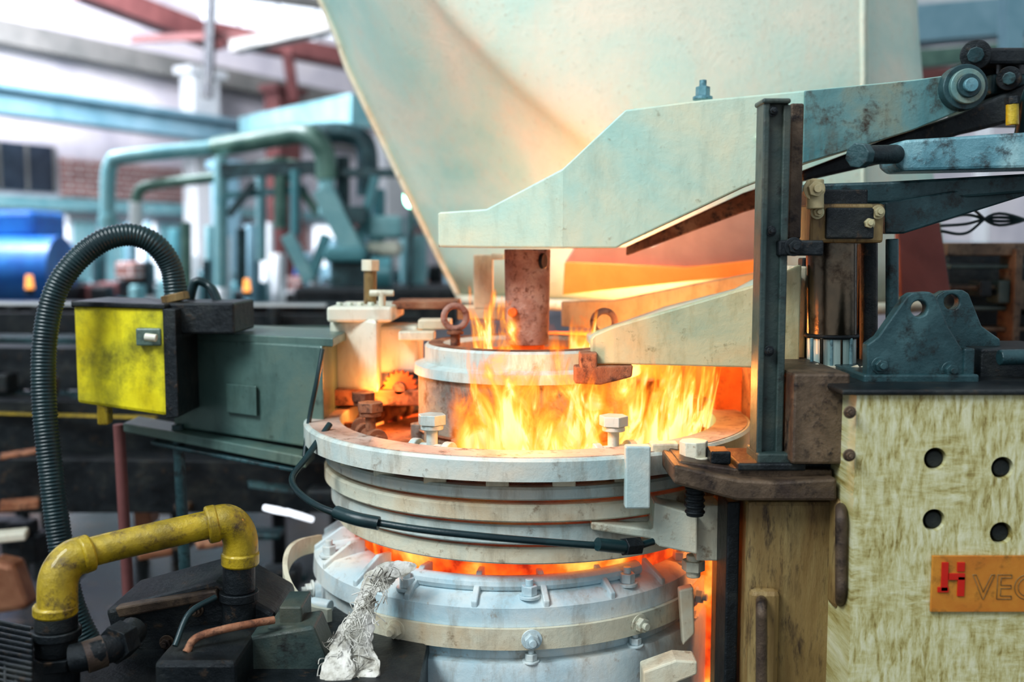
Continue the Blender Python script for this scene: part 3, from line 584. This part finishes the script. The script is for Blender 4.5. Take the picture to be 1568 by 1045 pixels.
tube(bs,'hydraulic_stub_sleeve',[P(130,1008,1.85),P(160,997,1.87)],.031,brownp,16,smooth=False); cyl(bs,'stub_nut',P(172,990,1.88),P(192,978,1.92),.038,dark,6)
cp=grp('copper_water_hose')
tube(cp,'hose',[P(285,1000,1.9),P(300,978,1.92),P(340,965,1.94),P(390,955,1.97),P(420,950,1.99)],.008,rust,10)
tube(cp,'thin_line',[P(268,990,1.9),P(290,940,1.95),P(330,915,2.0)],.006,rubber,8)
ck=grp('walkway_grating')
for i in range(18): beam(ck,f'bar_{i}',P(-60,945+i*9,1.99-.02*i),P(50,968+i*9,1.89-.02*i),.006,.02,dark)
for i in range(7): beam(ck,f'cross_bar_{i}',P(-60+i*17,948+i*3,1.98),P(-60+i*17,1080,1.65),.006,.02,dark)
fr=grp('casting_line_frame')
for i,(y,d,m,h) in enumerate(((468,5.0,dark,.05),(492,4.8,dark,.10),(520,4.4,dteal,.04),(560,4.2,dark,.18),(612,4.0,dteal,.05),(655,3.9,dark,.25),(700,3.8,postm,.06),(735,3.6,dark,.2))):
    beam(fr,f'rail_{i}',P(-150,y,d),P(640,y+4,d+.4),.2,h,m)
beam(fr,'bright_rail',P(-60,465,4.9),P(500,468,5.2),.05,.014,white)
beam(fr,'green_rail',P(380,508,4.3),P(640,508,4.5),.06,.04,green)
beam(fr,'yellow_rail',P(-60,632,3.85),P(240,640,3.9),.04,.008,ypipe)
for i,x in enumerate((20,60,205,262,420,510)):
    a_=P(x,470,4.9); cyl(fr,f'post_{i}',a_,(a_.x,a_.y,0),.035,dark,14)
pm=grp('streaks_and_scrap')
for i,(x0,y0,x1,y1,d,t,m) in enumerate(((95,722,225,708,3.7,.03,whiteb),(100,745,200,738,3.7,.02,copper),(-40,826,42,818,3.4,.03,whiteb),(0,775,60,770,3.5,.03,rust),(185,655,265,668,3.5,.012,white),(412,780,436,784,3.4,.02,skyglass),(444,786,472,794,3.4,.02,skyglass),(300,835,350,828,3.4,.02,rust),(0,700,60,690,3.5,.015,rust),(210,850,262,842,3.4,.025,copper),(380,742,450,750,3.5,.015,dteal))):
    beam(pm,f'streak_bar_{i}',P(x0,y0,d),P(x1,y1,d+.05),.08,t,m,.006)  # light edges and bright patches put into the bars' colour and emission
prism(pm,'orange_lit_slab',[(196,728),(218,726),(232,806),(206,812)],3.8,.1,copper,.01); prism(pm,'orange_glow_block',[(-20,858),(18,866),(42,935),(-20,945)],3.3,.1,copper,.02)  # orange light streak and blurred glow put into the copper colour
for i in range(44):
    x=random.uniform(-60,480); y=random.uniform(560,900); d=3.5+random.random()*1.2; w=random.uniform(10,70); h=random.uniform(8,40)
    pbox(pm,f'scrap_{i}',x,y,x+w,y+h,d,.1,random.choice([dark,dark,dteal,brownp,dark]),.01)
# ================================================================ HALL
ux=Vector((.48,.877,0)).normalized(); nn=Vector((ux.y,-ux.x,0)); 
def Hs(px,n):
    o=Vector((-6.17,12,0))+nn*n; a=(px-784)/F; return (a*o.y-o.x)/(ux.x-ux.y*a)
def Hz(py,n): return Z(py,12+nn.y*n)
def H(s,n,z): p=Vector((-6.17,12,0))+nn*n+ux*s; p.z=z; return p
def hbox(par,name,s0,s1,n,z0,z1,th,m,bev=.01):
    bm=bmesh.new(); v=[bm.verts.new(H(s,k,z)) for s in (s0,s1) for k in (n,n+th) for z in (z0,z1)]
    for f in ((0,1,3,2),(4,6,7,5),(0,4,5,1),(2,3,7,6),(0,2,6,4),(1,5,7,3)): bm.faces.new([v[i] for i in f])
    return fin(bm,name,m,par,bev)
hbox(None,'wall_left',-9,26,-.2,0,6.2,.2,plaster)
box(None,'wall_back',(-2,27,0),(22,27.3,8),plaster)
box(None,'floor',(-12,-3,-.1),(16,30,0),floorm,0)
wn=grp('window_1'); hbox(wn,'glazing',Hs(-60,0),Hs(92,0),0,Hz(290,0),Hz(215,0),.04,glass)
for i in range(4): hbox(wn,f'mullion_{i}',Hs(-40+42*i,0),Hs(-37+42*i,0),.04,Hz(290,0),Hz(215,0),.04,olive)
wd=grp('window_2')
for i in range(7): hbox(wd,f'pane_{i}',Hs(350+44*i,0),Hs(384+44*i,0),0,Hz(470,0),Hz(330,0),.04,skyglass if i%2 else brickm)
wd=grp('window_3')
for i in range(6): hbox(wd,f'pane_{i}',Hs(70+44*i,0),Hs(106+44*i,0),0,Hz(440,0),Hz(335,0),.04,skyglass if i%3==0 else hteal)
wd=grp('window_4'); dd=15.5
for i in range(4): hbox(wd,f'skylight_{i}',Hs(322+58*i,.0),Hs(372+58*i,.0),0,P(0,52,dd+i*.6).z,P(0,-20,dd+i*.6).z,.05,skyglass)
br=grp('brick_infill'); hbox(br,'brick_panel',Hs(98,0),Hs(330,0),0,Hz(296,0),Hz(232,0),.06,brickm); hbox(br,'brick_panel_low',Hs(-60,0),Hs(60,0),0,Hz(460,0),Hz(330,0),.06,brickm)
cg=grp('crane_girder'); hbox(cg,'girder',-9,Hs(400,1),.9,Hz(186,1),Hz(150,1),.3,girder); hbox(cg,'girder_top',-9,Hs(400,1),.8,Hz(150,1)-.02,Hz(143,1),.5,girder)
beam(cg,'girder_end',P(385,200,12.5),P(560,170,9.5),.3,.3,hteal)
hbox(None,'trim_1',-9,26,0,Hz(66,.3),Hz(28,.3),.3,olive); hbox(None,'trim_2',-9,26,0,Hz(150,.2),Hz(128,.2),.25,olive)
hbox(None,'trim_3',-9,26,0,Hz(318,.4),Hz(298,.4),.25,hteal)
for nm,px,w,n,m,top in (('white_column',305,40,.45,white,50),('white_column',70,20,.35,white,330),('maroon_column',428,34,1.5,maroon,70),('blue_column',338,22,2.0,girder,230),('white_column',590,26,.45,white,40),('maroon_column',545,20,1.5,maroon,330)):
    g=grp(nm); hbox(g,'shaft',Hs(px-w/2,n),Hs(px+w/2,n),n,0,Hz(top,n),.25,m); hbox(g,'base',Hs(px-w*.7,n),Hs(px+w*.7,n),n-.05,0,.15,.33,m); hbox(g,'cap',Hs(px-w*.7,n),Hs(px+w*.7,n),n-.02,Hz(top,n)-.1,Hz(top,n),.33,m)
rt=grp('roof_truss')
beam(rt,'chord_1',P(120,-20,11),P(335,62,12.5),.25,.25,maroon); beam(rt,'chord_2',P(325,50,12.5),P(600,105,14),.3,.22,maroon)
beam(rt,'chord_3',P(360,72,10),P(600,20,9),.15,.11,olive); beam(rt,'strut_1',P(318,150,11.5),P(325,-40,11.5),.10,.10,dark); beam(rt,'strut_2',P(200,60,11.5),P(480,50,12),.08,.08,maroon)
beam(rt,'strut_3',P(230,-30,10),P(560,15,13),.12,.12,olive); beam(rt,'strut_4',P(440,75,12),P(450,150,12.5),.12,.12,maroon)
ce=grp('ceiling')
for i in range(7):
    n0=.2+i*1.8; beam(ce,f'roof_sheet_{i}',H(-9,n0,6.2+.25*i),H(26,n0,6.2+.25*i),1.0,.05,roofm)
for i in range(8):
    beam(ce,f'purlin_{i}',H(-6+4*i,-.2,6.1),H(-6+4*i,12,7.7),.12,.2,maroon)
pr_=grp('pipe_rack')
tube(pr_,'riser_pipe',[P(165,345,7.5),P(165,280,7.5),P(172,248,7.5),P(195,240,7.5),P(330,226,7.8)],.055,hteal,14)
tube(pr_,'duct',[P(330,226,7.6),P(400,214,7.4),P(455,205,7.2),P(482,212,7.1),P(498,240,7.1),P(500,275,7.1)],.075,green,16)
tube(pr_,'duct_rear',[P(480,205,7.6),P(530,205,7.6),P(560,225,7.6),P(562,300,7.6)],.08,dteal,16)
tube(pr_,'branch_pipe',[P(208,330,7.6),P(212,295,7.6),P(240,282,7.6),P(340,270,7.6),P(420,250,7.6),P(500,262,7.6)],.04,green,12)
for i,(x,y0,y1,d,m,r) in enumerate(((338,240,440,7.5,hteal,.05),(430,240,350,7.4,green,.05),(500,270,330,7.1,hteal,.06),(452,260,360,7.3,teal,.035),(640,360,450,7.5,hteal,.07),(370,350,440,7.8,dteal,.04),(620,340,455,8,hteal,.04),(165,330,350,7.5,hteal,.07),(208,310,360,7.6,white,.05),(285,340,440,7.6,green,.04),(525,240,330,7.3,dteal,.05),(580,290,430,7.6,teal,.05),(400,270,400,7.9,hteal,.04))):
    cyl(pr_,f'upright_{i}',P(x,y0,d),P(x,y1,d),r,m,14)
for i,(a_,b_,d,w,m) in enumerate((((495,290),(545,390),6.9,.14,hteal),((545,390),(575,270),7,.06,teal),((440,360),(475,430),7,.09,hteal),((475,430),(500,360),7,.07,teal),((350,330),(390,280),7.4,.05,dteal),((480,265),(610,265),7.2,.06,dteal),((510,330),(560,330),6.9,.12,dteal),((430,250),(490,330),7.5,.06,green),((340,262),(500,256),7.4,.10,dteal),((345,300),(470,290),7.5,.05,teal))):
    beam(pr_,f'brace_{i}',P(*a_,d),P(*b_,d),w,w,m)
mv=grp('moulding_machine')
pbox(mv,'body',505,385,580,460,6.9,.8,dteal,.03); pbox(mv,'head',495,378,560,402,6.8,.7,teal,.03); pbox(mv,'panel',560,330,615,365,7.0,.4,hteal,.03); pbox(mv,'arm',560,370,610,392,7,.3,whiteb,.03)
pbox(mv,'base',450,440,700,500,6.7,1,dark,.03)
cyl(mv,'pump',P(570,420,6.8),P(600,420,6.8),.12,teal,20)
bt=grp('blue_tank'); cyl(bt,'tank',P(-60,415,8),P(95,415,8),.28,bluep,28); pbox(bt,'hopper',-40,322,50,365,8,.6,bluep,.04); prism(bt,'cone',[(-40,362),(52,362),(95,392),(-60,392)],8,.5,bluep,.03); pbox(bt,'tank_stand',-60,440,100,520,7.9,.5,dark)
dc=grp('distant_machinery')
for i in range(80):
    x=random.uniform(110,690); y=random.uniform(400,450); d=random.uniform(7.8,9.8); w=random.uniform(8,36)
    pbox(dc,f'unit_{i}',x,y,x+w,y+random.uniform(20,60),d,.2,random.choice([teal,hteal,dteal,bluep,white,dark,maroon,girder,brickm]),.02)
for i in range(22):
    x=random.uniform(110,690); d=random.uniform(8,9.8); y=random.uniform(335,400); cyl(dc,f'stack_{i}',P(x,y,d),P(x,470,d),random.uniform(.02,.07),random.choice([teal,hteal,dteal,white,girder]),12)
lh=grp('signal_lamp'); c=P(628,303,6.0); bm=bmesh.new(); bmesh.ops.create_uvsphere(bm,u_segments=20,v_segments=12,radius=.045,matrix=Matrix.Translation(c)@Matrix.Diagonal((.85,.85,1.3,1))); fin(bm,'bulb',lampg,lh,0,True,180); cyl(lh,'lamp_stalk',c+Vector((0,.1,0)),P(628,440,6.1),.015,dteal,10); cyl(lh,'lamp_cap',c+Vector((0,0,.06)),c+Vector((0,0,.09)),.04,dark,14)
for px,py,d,r in ((45,432,7.0,.03),(378,437,6.2,.025)):
    g=grp('orange_light'); c=P(px,py,d); cyl(g,'orange_light_body',c-Vector((0,0,r*1.6)),c+Vector((0,0,r*1.6)),r,lampo,16,r*.7); cyl(g,'orange_light_holder',c-Vector((0,0,r*3)),c-Vector((0,0,r*1.6)),r*1.1,dark,14)  # emissive body stands for a small orange light in the hall
rb=grp('overhead_steelwork')
beam(rb,'teal_beam',P(1390,42,8),P(1650,20,8),.3,.28,girder); beam(rb,'green_pipe',P(1395,92,7),P(1650,70,7),.1,.12,green); beam(rb,'blue_post',P(1548,-60,6),P(1548,120,6),.12,.1,girder)
beam(rb,'rail',P(1390,118,7.5),P(1650,105,7.5),.1,.1,maroon); beam(rb,'top_rail',P(1390,5,9),P(1650,-5,9),.1,.12,white)
pbox(rb,'column',1500,-100,1530,700,9,.3,white,.02); beam(rb,'low_beam',P(1380,395,8),P(1700,400,8),.3,.25,girder)
# ================================================================ LIGHT
def lamp(name,t,loc,e,c,size=None):
    l=bpy.data.lights.new(name,t); l.energy=e; l.color=c
    if size is not None:
        if t=='AREA': l.size=size
        elif t=='SUN': l.angle=size
        else: l.shadow_soft_size=size
    o=bpy.data.objects.new(name,l); o.location=loc; COL.objects.link(o); return o
lamp('fire_light_front','POINT',(CX-.02,CY-.44,1.24),3.4,(1,.34,.07),.06)
lamp('fire_light_right','POINT',(CX+.36,CY-.15,1.26),8,(1,.34,.07),.08)
lamp('fire_light_back','POINT',(CX+.25,CY+.45,1.30),19,(1,.38,.12),.1)
lamp('fire_light_left','POINT',(CX-.40,CY+.05,1.18),4,(1,.32,.06),.06)
lamp('glow_gap_light','POINT',(CX+.60,CY-.25,.85),5,(1,.26,.04),.05)
s=lamp('skylight_sun','SUN',(0,0,8),1.5,(.94,.97,.97),math.radians(20)); s.rotation_euler=Vector((.55,.6,-.8)).to_track_quat('-Z','Y').to_euler()
a=lamp('area_fill','AREA',(-2.2,.8,4.2),85,(.9,.97,1),1.2); a.rotation_euler=(Vector((.2,2.6,1.2))-Vector((-2.2,.8,4.2))).to_track_quat('-Z','Y').to_euler()  # unseen area light added to give direction from upper left
a=lamp('area_fill.001','AREA',(-4.5,7.5,5.2),950,(.93,.91,1),2.5); a.rotation_euler=(Vector((-4,13,2.5))-Vector((-4.5,7.5,5.2))).to_track_quat('-Z','Y').to_euler()  # unseen area light added to brighten the far hall wall
w=bpy.data.worlds.new('World'); bpy.context.scene.world=w; w.use_nodes=True; bg=w.node_tree.nodes['Background']; bg.inputs[0].default_value=(.86,.91,.98,1); bg.inputs[1].default_value=.62
# ================================================================ CAMERA
cd=bpy.data.cameras.new('camera'); cam=bpy.data.objects.new('camera',cd); COL.objects.link(cam); bpy.context.scene.camera=cam
cd.lens=35; cd.sensor_width=36; cam.location=(0,0,CH); cam.rotation_euler=(math.pi/2-TH,0,0); cd.clip_start=.05
cd.dof.use_dof=True; cd.dof.focus_distance=2.15; cd.dof.aperture_fstop=1.4
bpy.context.scene.view_settings.view_transform='Standard'
try: bpy.context.scene.view_settings.look='Medium High Contrast'
except Exception as ex: print(ex)
